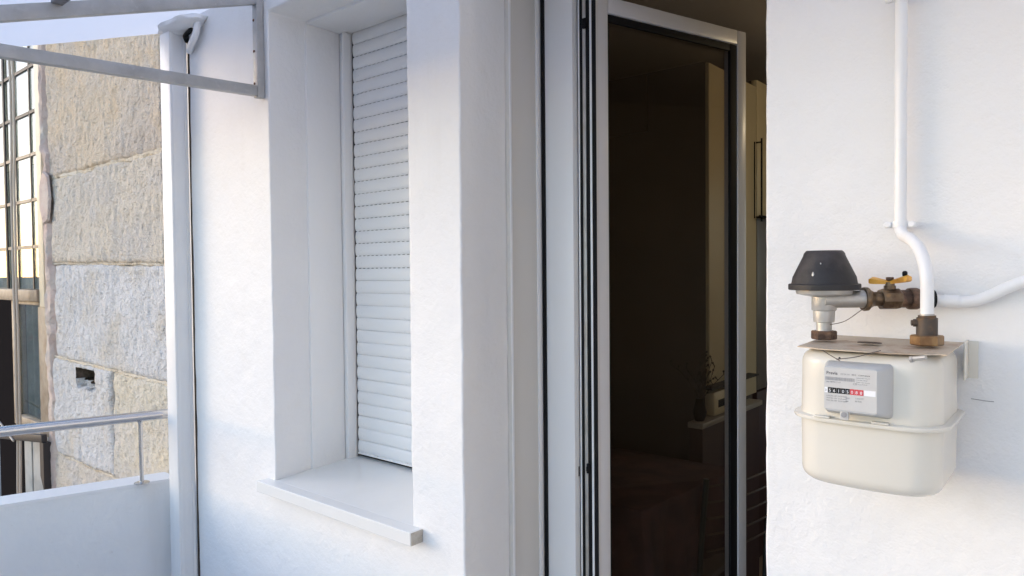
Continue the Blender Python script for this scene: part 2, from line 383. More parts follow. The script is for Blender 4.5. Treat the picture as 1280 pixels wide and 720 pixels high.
# local frame: +x along the leaf, +y = thickness going away from the outdoor face
def leafbox(bm, x0, x1, y0, y1, z0, z1, bev=0):
    n0 = len(bm.verts); bx(bm, x0, x1, y0, y1, z0, z1, bev=bev)
    return bm
leaf_rot = Matrix.Rotation(pi / 2 - LA, 4, 'Z')
def leafpart(name, boxes, mat, parent, bev=.002):
    bm = NB()
    for q in boxes: bx(bm, *q, bev=bev)
    bmesh.ops.transform(bm, matrix=Matrix.Translation(LO) @ leaf_rot, verts=bm.verts)
    return build(name, bm, mat, parent)
door = leafpart('door', [(0, .054, 0, .062, LZ0, LZ1), (.634, LW, 0, .062, LZ0, LZ1), (.0542, .6338, .0, .062, LZ1 - .05, LZ1), (.0542, .6338, 0, .062, LZ0, LZ0 + .16)], m_frame, house, .004)
leafpart('inner_lip', [(.002, .012, -.0035, -.0002, LZ0 + .01, LZ1 - .01)], m_leafin, door, .0005)
leafpart('gasket', [(.0543, .062, .006, .014, LZ0 + .161, LZ1 - .051), (.600, .6337, .004, .014, LZ0 + .161, LZ1 - .051), (.0622, .5998, .005, .014, LZ1 - .074, LZ1 - .0512), (.0622, .5998, .006, .014, LZ0 + .161, LZ0 + .17)], m_black, door, .001)
leafpart('glass_pane', [(.060, .620, .020, .026, LZ0 + .155, LZ1 - .045)], m_glass, door, 0)
0 and leafpart('edge_seal', [(.584, .587, .0262, .05, LZ0 + .161, LZ1 - .051)], m_leafin, door, 0)

# ------------------------------------------------------------------ canopy
cx0, cx1 = -3.13, 1.6; SL = .344; CY = -1.12
can = empty('canopy', (-2.3, 0, 2.63), 'sloping white canopy sheet on grey steel brackets above the window', 'canopy')
b = NB()
nx, ny = 60, 12
for zz in (0, .006):
    pass
def sheet():
    bm = NB(); V = {}
    for s in (0, 1):
        for i in range(nx + 1):
            for j in range(ny + 1):
                x = cx0 + (cx1 - cx0) * i / nx; y = -.004 + (CY + .004) * j / ny
                V[s, i, j] = bm.verts.new((x, y, 2.637 + SL * y + s * .006 + .002 * fbm(x * 2, y * 2, 1)))
    for i in range(nx):
        for j in range(ny):
            for s in (0, 1): bm.faces.new((V[s, i, j], V[s, i + 1, j], V[s, i + 1, j + 1], V[s, i, j + 1]))
    for i in range(nx):
        for j in (0, ny): bm.faces.new((V[0, i, j], V[0, i + 1, j], V[1, i + 1, j], V[1, i, j]))
    for j in range(ny):
        for i in (0, nx): bm.faces.new((V[0, i, j], V[0, i, j + 1], V[1, i, j + 1], V[1, i, j]))
    return bm
build('canopy_sheet', sheet(), m_canopy, can, smooth=40)
def bracket(X, vis):
    w = .030
    b = NB(); obox(b, (X, -.032, 2.588 - .012), (X, CY + .04, 2.588 + SL * (CY + .072) - .012), w, .042, bev=.002); rf = build('rafter', b, m_galv, can)
    b = NB(); obox(b, (X, -.032, 2.248), (X, CY + .09, 2.248 + .046 * (CY + .12)), w, .036, bev=.002); build('tie_bar', b, m_galv, can)
    b = NB(); bx(b, X - w / 2, X + w / 2, -.031, -.004, 2.225, 2.63, bev=.002); wp = build('wall_upright', b, m_galv, can)
    if vis:
        for z in (2.275, 2.39, 2.50, 2.57):
            b = NB(); lathe(b, [(0, .005), (.0015, .005), (.003, .003)], (X - .006, -.031, z), (0, -1, 0), 10); build('screw', b, m_screw, wp)
bracket(-2.319, True); bracket(-.45 + .2, False) if False else bracket(1.2, False)
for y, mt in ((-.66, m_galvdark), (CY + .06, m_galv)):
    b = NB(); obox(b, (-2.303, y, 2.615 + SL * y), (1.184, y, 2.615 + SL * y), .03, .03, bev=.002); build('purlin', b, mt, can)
b = NB(); obox(b, (-3.11, CY + .02, 2.612 + SL * CY), (-2.336, CY + .02, 2.612 + SL * CY), .03, .03, bev=.002); build('purlin', b, m_galv, can)

# ------------------------------------------------------------------ corner post
pst = empty('corner_post', (-2.92, -.04, 0), 'white painted square corner post between the stone wall and the white house', 'post')
b = NB(); bx(b, -2.964, -2.880, -.078, -.006, .001, 2.575, bev=.004); build('shaft', b, m_post, pst)
b = NB(); bx(b, -2.8795, -2.8775, -.070, -.060, .01, 2.56); bx(b, -2.8795, -2.8775, -.022, -.010, .01, 2.56); build('edge_bead', b, m_post, pst)
b = NB(); bx(b, -2.879, -2.869, -.004, .03, 0, 2.6); build('dark_joint', b, m_gap, pst)
# plaster lump on top of the post, with a hole and a pipe bend
b = NB()
bmesh.ops.create_icosphere(b, subdivisions=4, radius=1)
for v_ in b.verts:
    c = v_.co; n = .10 * fbm(c.x * 2, c.y * 2, c.z * 2)
    v_.co = Vector((-2.86 + c.x * (.15 + n * .25), -.03 + c.y * (.07 + n * .1), 2.602 + c.z * (.035 + n * .04)))
tag(build('plaster_lump', b, m_stucco, smooth=60), 'white plaster lump smeared over the top of the corner post under the canopy', 'plaster')
b = NB(); tube(b, [(-2.845, -.012, 2.50), (-2.80, -.026, 2.515), (-2.755, -.028, 2.55), (-2.735, -.026, 2.62)], .013, 10)
tag(build('cable_sleeve', b, m_pipe), 'white painted cable sleeve curving up beside the post top', 'cable sleeve')
b = NB(); tube(b, [(-2.85, -.02, 2.54), (-2.82, -.04, 2.55), (-2.79, -.035, 2.565), (-2.775, -.03, 2.59)], .009, 8)
tag(build('black_cable', b, m_black), 'short black cable end poking out beside the post top', 'cable')

# ------------------------------------------------------------------ parapet and handrail
par = empty('balcony_parapet', (-3.1, 0, 0), 'low grey-white rendered balcony parapet below the steel handrail', 'parapet')
def prism(bm, poly, z0, z1):
    lo = [bm.verts.new((x, y, z0)) for x, y in poly]; hi = [bm.verts.new((x, y, z1)) for x, y in poly]
    bm.faces.new(lo); bm.faces.new(hi)
    for i in range(len(poly)):
        j = (i + 1) % len(poly); bm.faces.new((lo[i], lo[j], hi[j], hi[i]))
    return bm
pd = Vector((-.174, -.582, 0)).normalized(); A0 = Vector((-3.041, -.005, 0)); A1 = A0 + pd * 1.93
off = Vector((-pd.y, pd.x, 0)) * -.13; off = Vector((-.125, .037, 0))
poly = [(A0.x, A0.y), (A1.x, A1.y), (A1.x + off.x, A1.y + off.y), (A0.x + off.x, A0.y)]
b = prism(NB(), poly, -.2, .708); build('side_wall', b, m_parapet, par)
b = prism(NB(), [(p[0] + (.004 if i < 2 else -.004), p[1]) for i, p in enumerate(poly)], .709, .720); build('coping', b, m_coping, par)
b = NB(); bx(b, A1.x - .02, 1.82, -2.02, -1.90, -.2, .708); build('front_wall', b, m_parapet, par)
b = NB(); bx(b, A1.x - .02, 1.82, -2.024, -1.896, .709, .720); build('coping', b, m_coping, par)
b = NB(); bx(b, 1.72, 1.84, -1.9, 0, -.2, .708); build('end_wall', b, m_stucco, par)
b = NB(); bx(b, 1.00, 1.2, -4.5, -.006, -3.2, 3.6); build('bounce_wall', b, m_smooth, house)  # unseen wall added at the right to bounce light onto the reveals
hr = empty('handrail', (-3.06, -.14, .72), 'round stainless steel handrail on thin posts above the low parapet', 'handrail')
hoff = Vector((-.030, .0, 0))
b = NB(); q0 = Vector((-3.03, -.03, 1.003)); q1 = Vector((-3.03, -.03, 1.003)) + pd * 1.86
tube(b, [q0, q0 + pd * .9, q1, Vector((q1.x + .06, q1.y - .06, 1.003)), Vector((-3.2, -1.96, 1.003)), (1.6, -1.96, 1.003)], .0205, 24, 5); build('rail', b, m_steel, hr)
for k, t in enumerate((.115, .95, 1.75)):
    p = Vector((-3.03, -.03, 0)) + pd * t + Vector((-.012, 0, 0))
    b = NB(); lathe(b, [(0, .0085), (.268, .0085)], (p.x, p.y, .722), n=18); pp = build('baluster', b, m_steel, hr)
    b = NB(); lathe(b, [(0, .030), (.003, .030), (.006, .022), (.008, .012)], (p.x, p.y, .7205), n=24); build('base_flange', b, m_steel, pp)
    b = NB(); lathe(b, [(0, .0085), (.012, .013), (.016, .016)], (p.x, p.y, .972), n=18); build('saddle', b, m_steel, pp)

# ------------------------------------------------------------------ neighbouring stone house
YS = .045
nb = empty('stone_house', (-4, 0, 0), 'neighbouring granite stone house with a small paned window, seen past the white post', 'house')
b = NB(); bx(b, -4.70, -2.872, YS + .018, YS + .40, 1.095, 3.6); bx(b, -4.70, -2.872, YS + .018, YS + .40, -3.2, .975); bx(b, -4.70, -4.31, YS + .018, YS + .40, .9751, 1.0949); bx(b, -4.03, -2.872, YS + .018, YS + .40, .9751, 1.0949); bx(b, -4.309, -4.031, YS + .38, YS + .40, .9751, 1.0949); build('mortar_bed', b, m_mortar, nb, smooth=0)
joint = {0: .02, 1: .56, 2: 1.112, 3: 1.652, 4: 2.150, 5: 2.98}
def jz(k, x): return joint[k] + .006 * fbm(x * 2.5, k * 7, 0) + .006 * fbm(x * 11, k * 3, 5) + (-.016 * (x + 4) if k in (2, 3) else 0)
def stone(x0, x1, k0, k1, mat, hole=None, seed=0):
    st = .0105; nx = int((x1 - x0) / st); z0m, z1m = joint[k0], joint[k1]; nz = int((z1m - z0m) / st)
    bm = NB(); V = {}
    for i in range(nx + 1):
        for j in range(nz + 1):
            s = i / nx; t = j / nz; x = x0 + (x1 - x0) * s
            zb = jz(k0, x) + .005; zt = jz(k1, x) - .005; z = zb + (zt - zb) * t
            x += .006 * fbm(z * 9, seed, s * 2) * (1 if s in (0, 1) else .3)
            d = min((x1 - x0) * min(s, 1 - s), (zt - zb) * min(t, 1 - t))
            edge = max(0, 1 - d / .018) ** 2
            h = .024 * (1 - .55 * edge) + .010 * fbm(x * 4, seed, z * 4) + .007 * fbm(x * 26, seed + 3, z * 15, 4)
            y = YS - .012 - h + .022
            if hole and hole[0] < x < hole[1] and hole[2] + .012 * fbm(x * 30, 1, 1) < z < hole[3] + .008 * fbm(x * 30, 4, 1):
                y = YS + .36
                if z < hole[2] + .045 - (x - hole[0]) * .12: y = YS + .03 + .02 * fbm(x * 40, 2, z * 40)
            V[i, j] = bm.verts.new((x, y, z))
    for i in range(nx):
        for j in range(nz): bm.faces.new((V[i, j], V[i + 1, j], V[i + 1, j + 1], V[i, j + 1]))
    # returns to the mortar bed
    ring = [V[i, 0] for i in range(nx + 1)] + [V[nx, j] for j in range(1, nz + 1)] + [V[i, nz] for i in range(nx - 1, -1, -1)] + [V[0, j] for j in range(nz - 1, 0, -1)]
    bk = [bm.verts.new((v.co.x, YS + .05, v.co.z)) for v in ring]
    for i in range(len(ring)):
        j = (i + 1) % len(ring); bm.faces.new((ring[i], ring[j], bk[j], bk[i]))
    me = bpy.data.meshes.new('stone'); bmesh.ops.recalc_face_normals(bm, faces=bm.faces); bm.to_mesh(me); bm.free(); me.materials.append(mat); me.materials.append(m_cavity_shade); me.shade_smooth()
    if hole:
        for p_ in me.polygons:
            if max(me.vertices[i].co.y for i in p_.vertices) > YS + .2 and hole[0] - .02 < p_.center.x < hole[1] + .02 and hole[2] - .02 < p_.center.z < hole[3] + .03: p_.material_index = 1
    return link('stone', me, nb)
stone(-4.66, -3.21, 4, 5, m_gr_warm, seed=1)
stone(-4.64, -3.20, 3, 4, m_gr_mid, seed=2)
stone(-4.60, -3.19, 2, 3, m_gr_grey, seed=3)
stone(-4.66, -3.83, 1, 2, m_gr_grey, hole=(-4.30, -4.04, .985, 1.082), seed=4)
stone(-3.815, -3.19, 1, 2, m_gr_beige, seed=5)
stone(-4.66, -3.60, 0, 1, m_gr_mid, seed=6)
stone(-3.585, -3.19, 0, 1, m_gr_beige, seed=8)
# crumbly mortar along joints: irregular raised beads
def bead(name, pts, w, mat, parent, seed):
    bm = NB(); Q = [Vector(p) for p in pts]; rows = []
    L_ = 0
    for a, c in zip(Q, Q[1:]):
        n = max(1, int((c - a).length / .012))
        for k in range(n):
            p = a.lerp(c, k / n); d = (c - a).normalized(); nn = Vector((-d.z, 0, d.x)); L_ += 1
            ww = w * (.8 + .7 * fbm(L_ * .12, seed, 0)); row = []
            for q in range(7):
                f = (q - 3) / 3
                y = YS - .009 - .003 * (1 - f * f) + .006 * fbm(p.x * 30 + q, seed, p.z * 30) + .004
                row.append(bm.verts.new(p + nn * (f * ww) + Vector((0, y - p.y, 0))))
            rows.append(row)
    for a, c in zip(rows, rows[1:]):
        for q in range(6): bm.faces.new((a[q], a[q + 1], c[q + 1], c[q]))
    r = bmesh.ops.extrude_face_region(bm, geom=bm.faces[:], use_keep_orig=True)
    for g_ in r['geom']:
        if isinstance(g_, bmesh.types.BMVert): g_.co.y = YS + .03
    return build(name, bm, mat, parent, smooth=60)
for k in (1, 2, 3, 4):
    bead('mortar_joint', [(x, YS, jz(k, x)) for x in np.arange(-4.68, -3.17, .05)], (.007, .010, .007, .014)[k - 1], m_mortar, nb, k)
bead('mortar_patch', [(-3.99, YS, 1.10), (-3.93, YS, 1.08), (-3.93, YS, 1.02), (-3.99, YS, .94), (-4.0, YS, .87)], .020, m_gr_beige, nb, 9)
bead('mortar_patch', [(-4.36, YS, 1.10), (-4.345, YS, 1.03), (-4.33, YS, .97)], .022, m_gr_beige, nb, 11)
b = NB(); bx(b, -3.20, -2.872, YS - .012, YS + .05, -.1, 3.5)
bmesh.ops.subdivide_edges(b, edges=b.edges[:], cuts=24, use_grid_fill=True)
for v_ in b.verts:
    if v_.co.x < -3.19: v_.co.x += .022 * fbm(v_.co.z * 4, 1, 1)
    v_.co.y += .003 * fbm(v_.co.x * 8, 2, v_.co.z * 8)
build('plaster_strip', b, m_stucco, nb)
# pink mortar strip beside the window
bm = NB(); rows = []
for j in range(160):
    z = -.1 + j * .021; w0 = -4.765; w1 = -4.625 + .03 * fbm(z * 3.0, 4, 2) + .02 * fbm(z * 14, 2, 2)
    if z > 2.30: w1 -= .05
    rows.append([bm.verts.new((w0 + (w1 - w0) * k / 10, YS - .012 + .016 * fbm(k * .5, z * 7, 8) - (.012 if 2 < k < 9 else -.01), z)) for k in range(11)])
for a, c in zip(rows, rows[1:]):
    for k in range(10): bm.faces.new((a[k], a[k + 1], c[k + 1], c[k]))
r = bmesh.ops.extrude_face_region(bm, geom=bm.faces[:], use_keep_orig=True)
for g_ in r['geom']:
    if isinstance(g_, bmesh.types.BMVert): g_.co.y = YS + .2
build('pink_mortar_strip', bm, m_pink, nb, smooth=60)
b = NB(); lathe(b, [(0, .085), (.012, .08)], (-4.66, YS - .026, 2.08), (0, -1, 0), 7, rot=.4)
for v_ in b.verts: v_.co.z = 2.04 + (v_.co.z - 2.08) * 1.9
build('pink_tile_patch', b, m_pink, nb, smooth=0)

# paned window of the stone house
YW = .10
win = pbox('paned_window', m_beigewood, nb, -4.995, -4.905, YW - .03, YW + .06, 1.40, 3.5, bev=.004)
b = NB(); bx(b, -6.3, -4.996, YW - .045, YW + .06, 1.43, 1.505, bev=.006); build('bottom_rail', b, m_beigedirty, win)
b = NB(); bx(b, -5.712, -5.678, YW - .008, YW + .003, 1.506, 3.5, bev=.002); build('mullion', b, m_iron, win)
xs_ = [-6.28, -5.99, -5.695, -5.475, -5.185, -4.996]; zs_ = [1.506, 1.775, 2.07, 2.355, 2.62, 2.905, 3.19, 3.48]
for x in (-5.99, -5.475, -5.185):
    b = NB(); bx(b, x - .009, x + .009, YW - .003, YW + .0035, 1.506, 3.5); build('glazing_bar', b, m_iron, win)
for k, z in enumerate(zs_[1:-1]):
    b = NB()
    for a, c in zip(xs_, xs_[1:]):
        lo = a + (.0095 if a in (-5.99, -5.475, -5.185) else (.0205 if a == -5.695 else 0)); hi = c - (.0095 if c in (-5.99, -5.475, -5.185) else (.0205 if c == -5.695 else 0))
        bx(b, lo, hi, YW - .004, YW + .003, z - .010, z + .010)
    build('glazing_bar', b, m_beigedirty if k < 3 else m_iron, win)
for i, (a, c) in enumerate(zip(xs_, xs_[1:])):
    for j, (d, e) in enumerate(zip(zs_, zs_[1:])):
        b = NB(); bx(b, a + .003, c - .003, YW + .004, YW + .008, d + .003, e - .003); o = build('pane', b, m_paneglass, win, smooth=0)
        t = .004 * fbm(i, j * 2, 1)
b = NB(); nn = 120
V0 = [[b.verts.new((-6.28 + 1.29 * i / nn, YW + .018 + .003 * sin(i * .9) + .002 * sin(i * .37), z)) for z in (2.30, 3.49)] for i in range(nn + 1)]
for p, q in zip(V0, V0[1:]): b.faces.new((p[0], q[0], q[1], p[1]))
bmesh.ops.solidify(b, geom=b.faces[:], thickness=.002); build('curtain', b, m_curtain, win, smooth=60)
b = NB()
V0 = [[b.verts.new((-6.28 + 1.29 * i / nn, YW + .018 + .003 * sin(i * .8) + .002 * sin(i * .37), z)) for z in (1.507, 2.295)] for i in range(nn + 1)]
for p, q in zip(V0, V0[1:]): b.faces.new((p[0], q[0], q[1], p[1]))
bmesh.ops.solidify(b, geom=b.faces[:], thickness=.002); build('curtain', b, m_lace, win, smooth=60)
# lower casement
lw = pbox('lower_window', m_beigedirty, nb, -5.06, -4.906, YW - .02, YW + .05, .60, 1.399, bev=.004)
for q in ((-5.60, -5.545, .60, 1.429), (-5.544, -5.061, 1.405, 1.429), (-5.544, -5.061, .60, .665)):
    b = NB(); bx(b, q[0], q[1], YW - .015, YW + .05, q[2], q[3], bev=.004); build('casement_rail', b, m_beigedirty, lw)
b = NB(); bx(b, -5.55, -5.055, YW + .004, YW + .009, .66, 1.41); build('pane', b, m_paneglass, lw, smooth=0)
b = NB(); V0 = [[b.verts.new((-5.54 + .48 * i / 60, YW + .05 + .012 * sin(i * .5), z)) for z in (.61, 1.42)] for i in range(61)]
for p, q in zip(V0, V0[1:]): b.faces.new((p[0], q[0], q[1], p[1]))
bmesh.ops.solidify(b, geom=b.faces[:], thickness=.002); build('curtain', b, m_greycurtain, lw, smooth=60)
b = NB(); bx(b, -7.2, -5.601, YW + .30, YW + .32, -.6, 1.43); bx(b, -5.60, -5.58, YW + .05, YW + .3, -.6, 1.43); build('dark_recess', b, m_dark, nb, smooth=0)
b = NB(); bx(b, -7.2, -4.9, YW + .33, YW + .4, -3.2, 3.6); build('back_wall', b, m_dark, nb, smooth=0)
b = NB(); bx(b, -5.58, -4.906, YW + .0, YW + .2, -3.2, .10); build('lower_wall', b, m_pink, nb, smooth=0)
# louvre pieces under the casement
for (x0, x1) in ((-5.50, -5.36), (-5.33, -5.14), (-5.11, -4.96)):
    b = NB(); bx(b, x0, x1, YW + .01, YW + .03, .12, .585, bev=.003); build('lower_pane', b, M('louvre_grey', (.36, .37, .37), .4, var=[(6, (.48, .49, .48), .45, .6)]), nb)

# iron bracket with slanting arm in front of the lower window
ib = empty('iron_bracket', (-5.1, .02, .6), 'black iron bracket in front of the neighbour\'s lower window', 'bracket')
b = NB(); obox(b, (-5.95, -.01, .50), (-4.70, -.01, .645), .03, .045, bev=.003); build('cross_bar', b, m_iron, ib)
b = NB(); prism(b, [(-4.75, -.02), (-4.69, -.02), (-4.69, .02), (-4.75, .02)], .36, .62); 
for v_ in b.verts:
    if v_.co.z < .4: v_.co.z = .42 if v_.co.x < -4.72 else .33
build('drop_arm', b, m_iron, ib)
b = NB(); tube(b, [(-5.9, -.03, .70), (-5.5, -.035, .655), (-5.2, -.03, .56)], .006, 8); build('stay_wire', b, m_cable, ib)
b = NB(); obox(b, (-5.70, -.005, .10), (-5.70, -.005, .53), .02, .03); build('upright', b, m_iron, ib)
# hanging cables
for (dx, lab) in ((0, 'beige cable hanging in front of the neighbour\'s paned window, left of its pair'), (.055, 'beige cable hanging in front of the neighbour\'s paned window, right of its pair')):
    b = NB(); pts = []
    for j in range(24):
        z = 3.1 - j * .15; pts.append((-5.19 + dx + (.02 if z > 2.2 else -.0) - .035 * max(0, (1.3 - z)) + .012 * fbm(z * 1.4, dx * 50, 2), -.005 + .01 * fbm(z, 3, dx), z))
    tube(b, pts, .0075, 8, 4); tag(build('hanging_cable', b, m_cable), lab, 'cable', 'cables hanging by the paned window')

# ------------------------------------------------------------------ gas meter
gm = empty('gas_meter', (-.274, -.13, 1.25), 'cream enamelled gas meter on the white wall below the black capped regulator', 'gas meter')
MX, MHW, MY0, MY1 = -.2755, .1030, -.222, -.040
def outline(ins=0, n=14, bow=.012):
    """plan outline of the meter body, counter-clockwise, inset by ins"""
    rf, rb = .042, .02; hw = MHW - ins; y0 = MY0 + ins; y1 = MY1 - ins
    rf = max(.004, rf - ins * .6); rb = max(.003, rb - ins * .5); P = []
    for (cx, cy, r, a0) in ((hw - rb, y1 - rb, rb, 0), (-hw + rb, y1 - rb, rb, 90), (-hw + rf, y0 + rf, rf, 180), (hw - rf, y0 + rf, rf, 270)):
        for k in range(n + 1):
            a = R(a0 + 90 * k / n); P.append((cx + r * cos(a), cy + r * sin(a)))
    # extra points along the front for the bow
    Q = []
    for i, (x, y) in enumerate(P):
        Q.append((x, y))
        if i == 3 * (n + 1) - 1:
            x2, y2 = P[i + 1]
            for k in range(1, 16): Q.append((x + (x2 - x) * k / 16, y))
    R_ = []
    for x, y in Q:
        f = max(0, 1 - (x / hw) ** 2) if y < -.13 else 0
        R_.append((MX + x, y - bow * f * min(1, (-.13 - y) / .05)))
    return R_
def stack(levels):
    bm = NB(); rings = []
    for (z, ins, *bw) in levels:
        rings.append([bm.verts.new((x, y, z + (0 if not bw else bw[0] * (1 - ((x - MX) / MHW) ** 2) * (1 if y < -.13 else 0)))) for x, y in outline(ins)])
    for a, c in zip(rings, rings[1:]):
        for k in range(len(a)): bm.faces.new((a[k], a[(k + 1) % len(a)], c[(k + 1) % len(a)], c[k]))
    bm.faces.new(rings[0]); bm.faces.new(rings[-1])
    return bm
ZM = 1.361
lv = [(ZM - .0012, .0)]
lv += [(1.285, .001)] + [(1.253 + .020 * (1 - sin(a)), .001 + .020 * (1 - cos(a))) for a in [R(x) for x in range(0, 91, 15)]]
build('lower_shell', stack(lv), m_meter, gm, smooth=50)
lv = [(ZM + .0012, .0), (1.42, .001)] + [(1.446 + .020 * sin(a), .001 + .018 * (1 - cos(a))) for a in [R(x) for x in range(0, 91, 15)]]
build('upper_shell', stack(lv), m_meter, gm, smooth=50)
build('seam_flange', stack([(ZM - .0035, -.0085), (ZM - .004, -.0095), (ZM - .002, -.0102), (ZM + .0015, -.0098), (ZM + .0025, -.0080)]), m_meter, gm, smooth=40)
for t in (-.055, .028):
    b = NB(); bx(b, MX + t - .012, MX + t + .012, MY0 - .0225, MY0 - .012, ZM + .0026, ZM + .0055, bev=.0012); build('seam_clip', b, m_meter, gm)
# top plate
b = NB(); P = outline(-.003, bow=.016); PZ = 1.4745
def plate():
    bm = NB(); rings = []
    P = [(x, y) for x, y in outline(-.004, n=4, bow=.016)]
    P = []
    N_ = 24
    for k in range(N_ + 1):
        s = k / N_; x = -.376 + s * .210; P.append((x, -.205 - .034 * sin(pi * min(1, .08 + s * .95)) ** .8 if s < 1 else -.215))
    P += [(-.166, -.042), (-.382, -.010)]
    lo = [bm.verts.new((x, y, PZ - .0012 - (.004 if y < -.2 else 0) + .0012 * fbm(x * 20, y * 20, 1))) for x, y in P]; hi = [bm.verts.new((v.co.x, v.co.y, v.co.z + .0016)) for v in lo]
    bm.faces.new(lo); bm.faces.new(hi)
    for i in range(len(P)):
        j = (i + 1) % len(P); bm.faces.new((lo[i], lo[j], hi[j], hi[i]))
    return bm
tp = build('top_plate', plate(), m_plate, gm, smooth=20)
b = NB(); lathe(b, [(0, .016), (.0006, .016)], (0, 0, 0), n=24)
for v_ in b.verts: v_.co = Vector((-.283 + v_.co.x * 1.15, -.150 + v_.co.y * .8, PZ + .0016 + v_.co.z))
build('plate_hole', b, m_gap, tp)
b = NB(); bx(b, -.166, -.1635, -.045, -.003, 1.412, 1.476, bev=.001); bx(b, -.1634, -.150, -.006, -.0035, 1.412, 1.474); build('wall_bracket', b, m_meter, gm)
b = NB(); lathe(b, [(0, .0035), (.018, .0035)], (-.203, -.246, 1.466), (.9, -.25, .18), 8); lathe(b, [(0, .005), (.004, .005)], (-.207, -.245, 1.4645), (.9, -.25, .18), 6); build('plate_bolt', b, m_alu, gm)
# dial housing
def frustum(x0, x1, z0, z1, yb, yf, ins, insr):
    bm = NB()
    def rr(x0, x1, z0, z1, y, r, n=5):
        P = []
        for (cx, cz, a0) in ((x1 - r, z1 - r, 0), (x0 + r, z1 - r, 90), (x0 + r, z0 + r, 180), (x1 - r, z0 + r, 270)):
            for k in range(n + 1): a = R(a0 + 90 * k / n); P.append(bm.verts.new((cx + r * cos(a), y, cz + r * sin(a))))
        return P
    rings = [rr(x0, x1, z0, z1, yb, .007), rr(x0, x1, z0, z1, yb - .004, .007), rr(x0 + ins, x1 - insr, z0 + ins * 1.3, z1 - ins * .8, yf + .002, .006), rr(x0 + ins + .0015, x1 - insr - .0015, z0 + ins * 1.3 + .0015, z1 - ins * .8 - .0015, yf, .005)]
    for a, c in zip(rings, rings[1:]):
        for k in range(len(a)): bm.faces.new((a[k], a[(k + 1) % len(a)], c[(k + 1) % len(a)], c[k]))
    bm.faces.new(rings[0]); bm.faces.new(rings[-1])
    return bm
HX0, HX1, HZ0, HZ1, HYF = -.3275, -.232, 1.3715, 1.4535, -.262
dh = build('dial_housing', frustum(HX0, HX1, HZ0, HZ1, -.229, HYF, .006, .014), m_dialbox, gm, smooth=30)
LX0, LX1, LZa, LZb = HX0 + .0065, HX1 - .0155, HZ0 + .0115, HZ1 - .0075
b = NB(); bx(b, LX0, LX1, HYF - .0006, HYF + .001, LZa, LZb); build('label_plate', b, m_label, dh, smooth=0)
b = NB(); bx(b, LX0 + .022, LX0 + .034, HYF + .001, HYF + .010, HZ0 - .004, HZ0 + .012, bev=.002); se = build('seal_tab', b, m_label, dh)
b = NB(); lathe(b, [(0, .0042), (.001, .0042)], (LX0 + .028, HYF + .001, HZ0 + .004), (0, -1, 0), 16); lathe(b, [(.001, .0028), (.0014, .0028)], (LX0 + .028, HYF + .001, HZ0 + .004), (0, -1, 0), 16); build('seal_disc', b, m_dialbox, se) if False else build('seal_disc', b, m_printgrey, dh)
b = NB(); lathe(b, [(0, .0022), (.001, .0022)], (HX1 - .021, -.246, HZ0 + .006), (0, -1, -.3), 12); build('housing_screw', b, m_black, dh)
b = NB(); lathe(b, [(0, .0015), (.001, .0015)], (-.306, -.2355, 1.4585), (0, -1, 0), 10); build('seal_dot', b, m_black, dh)
YF = HYF - .0007
def txt(s, x, z, size, mat, name='lettering', bold=0, align='LEFT', sx=1, y=YF):
    c = bpy.data.curves.new('t', 'FONT'); c.body = s; c.size = size; c.extrude = .00012; c.offset = bold; c.align_x = align; c.resolution_u = 3
    o = bpy.data.objects.new('t', c); COL.objects.link(o); dg = bpy.context.evaluated_depsgraph_get()
    me = bpy.data.meshes.new_from_object(o.evaluated_get(dg)); bpy.data.objects.remove(o); bpy.data.curves.remove(c)
    me.transform(Matrix.Diagonal((sx, 1, 1, 1))); me.transform(Matrix.Rotation(pi / 2, 4, 'X'))
    me.materials.clear(); me.materials.append(mat)
    return link(name, me, dh, (x, y, z))
cz = (LZa + LZb) / 2 - .0028; cxr = LX0 + .0055; cw = .0063; chh = .0042
b = NB(); bx(b, LX0 + .0005, LX0 + .0048, YF, YF + .0012, cz - chh, cz + chh); build('counter_window', b, m_white, dh, smooth=0)
txt('3', LX0 + .0010, cz - .0022, .0050, m_print)
for k in range(8):
    m_ = m_drum if k < 5 else m_reddrum; x = cxr + k * cw
    b = NB(); bx(b, x, x + cw - .00035, YF - .0002, YF + .001, cz - chh, cz + chh); build('digit_drum', b, m_, dh, smooth=0)
    txt('56105088'[k], x + .0012, cz - .0026, .0066, m_white, 'digit', y=YF - .0004)
b = NB(); bx(b, cxr + 8 * cw + .0004, LX1 - .0015, YF, YF + .0012, cz - chh, cz + chh); build('counter_window', b, m_white, dh, smooth=0)
txt('Previa', LX0 + .003, LZb - .0100, .0066, m_print, bold=.0001)
txt('METER G4', LX0 + .0235, LZb - .0095, .0028, m_printgrey)
txt('2012', LX0 + .039, LZb - .0095, .0031, m_print)
txt('CONTADOR', LX0 + .0485, LZb - .0095, .0028, m_print)
for r_ in range(4): txt('Qmax 6 m3/h  Pmax 0,5' if r_ % 2 == 0 else 'V 1,2 dm3 T-20+50', LX0 + .0455, LZb - .0132 - r_ * .0032, .0019, m_printgrey)
b = NB(); x = LX0 + .002; random.seed(2)
while x < LX0 + .043:
    w_ = random.choice((.0003, .0005, .0008)); bx(b, x, x + w_, YF - .0001, YF + .0002, LZb - .0190, LZb - .0138); x += w_ + random.choice((.0004, .0006))
build('barcode', b, m_printgrey, dh, smooth=0)
txt('No. 0874512 m3', LX0 + .003, LZb - .0225, .0030, m_printgrey); txt('CE', LX0 + .041, LZb - .0235, .0046, m_printgrey)
for r_ in range(3): txt('UNE EN 1359  DGM 2003', LX0 + .003, cz - .0095 - r_ * .0036, .0027, m_printgrey)
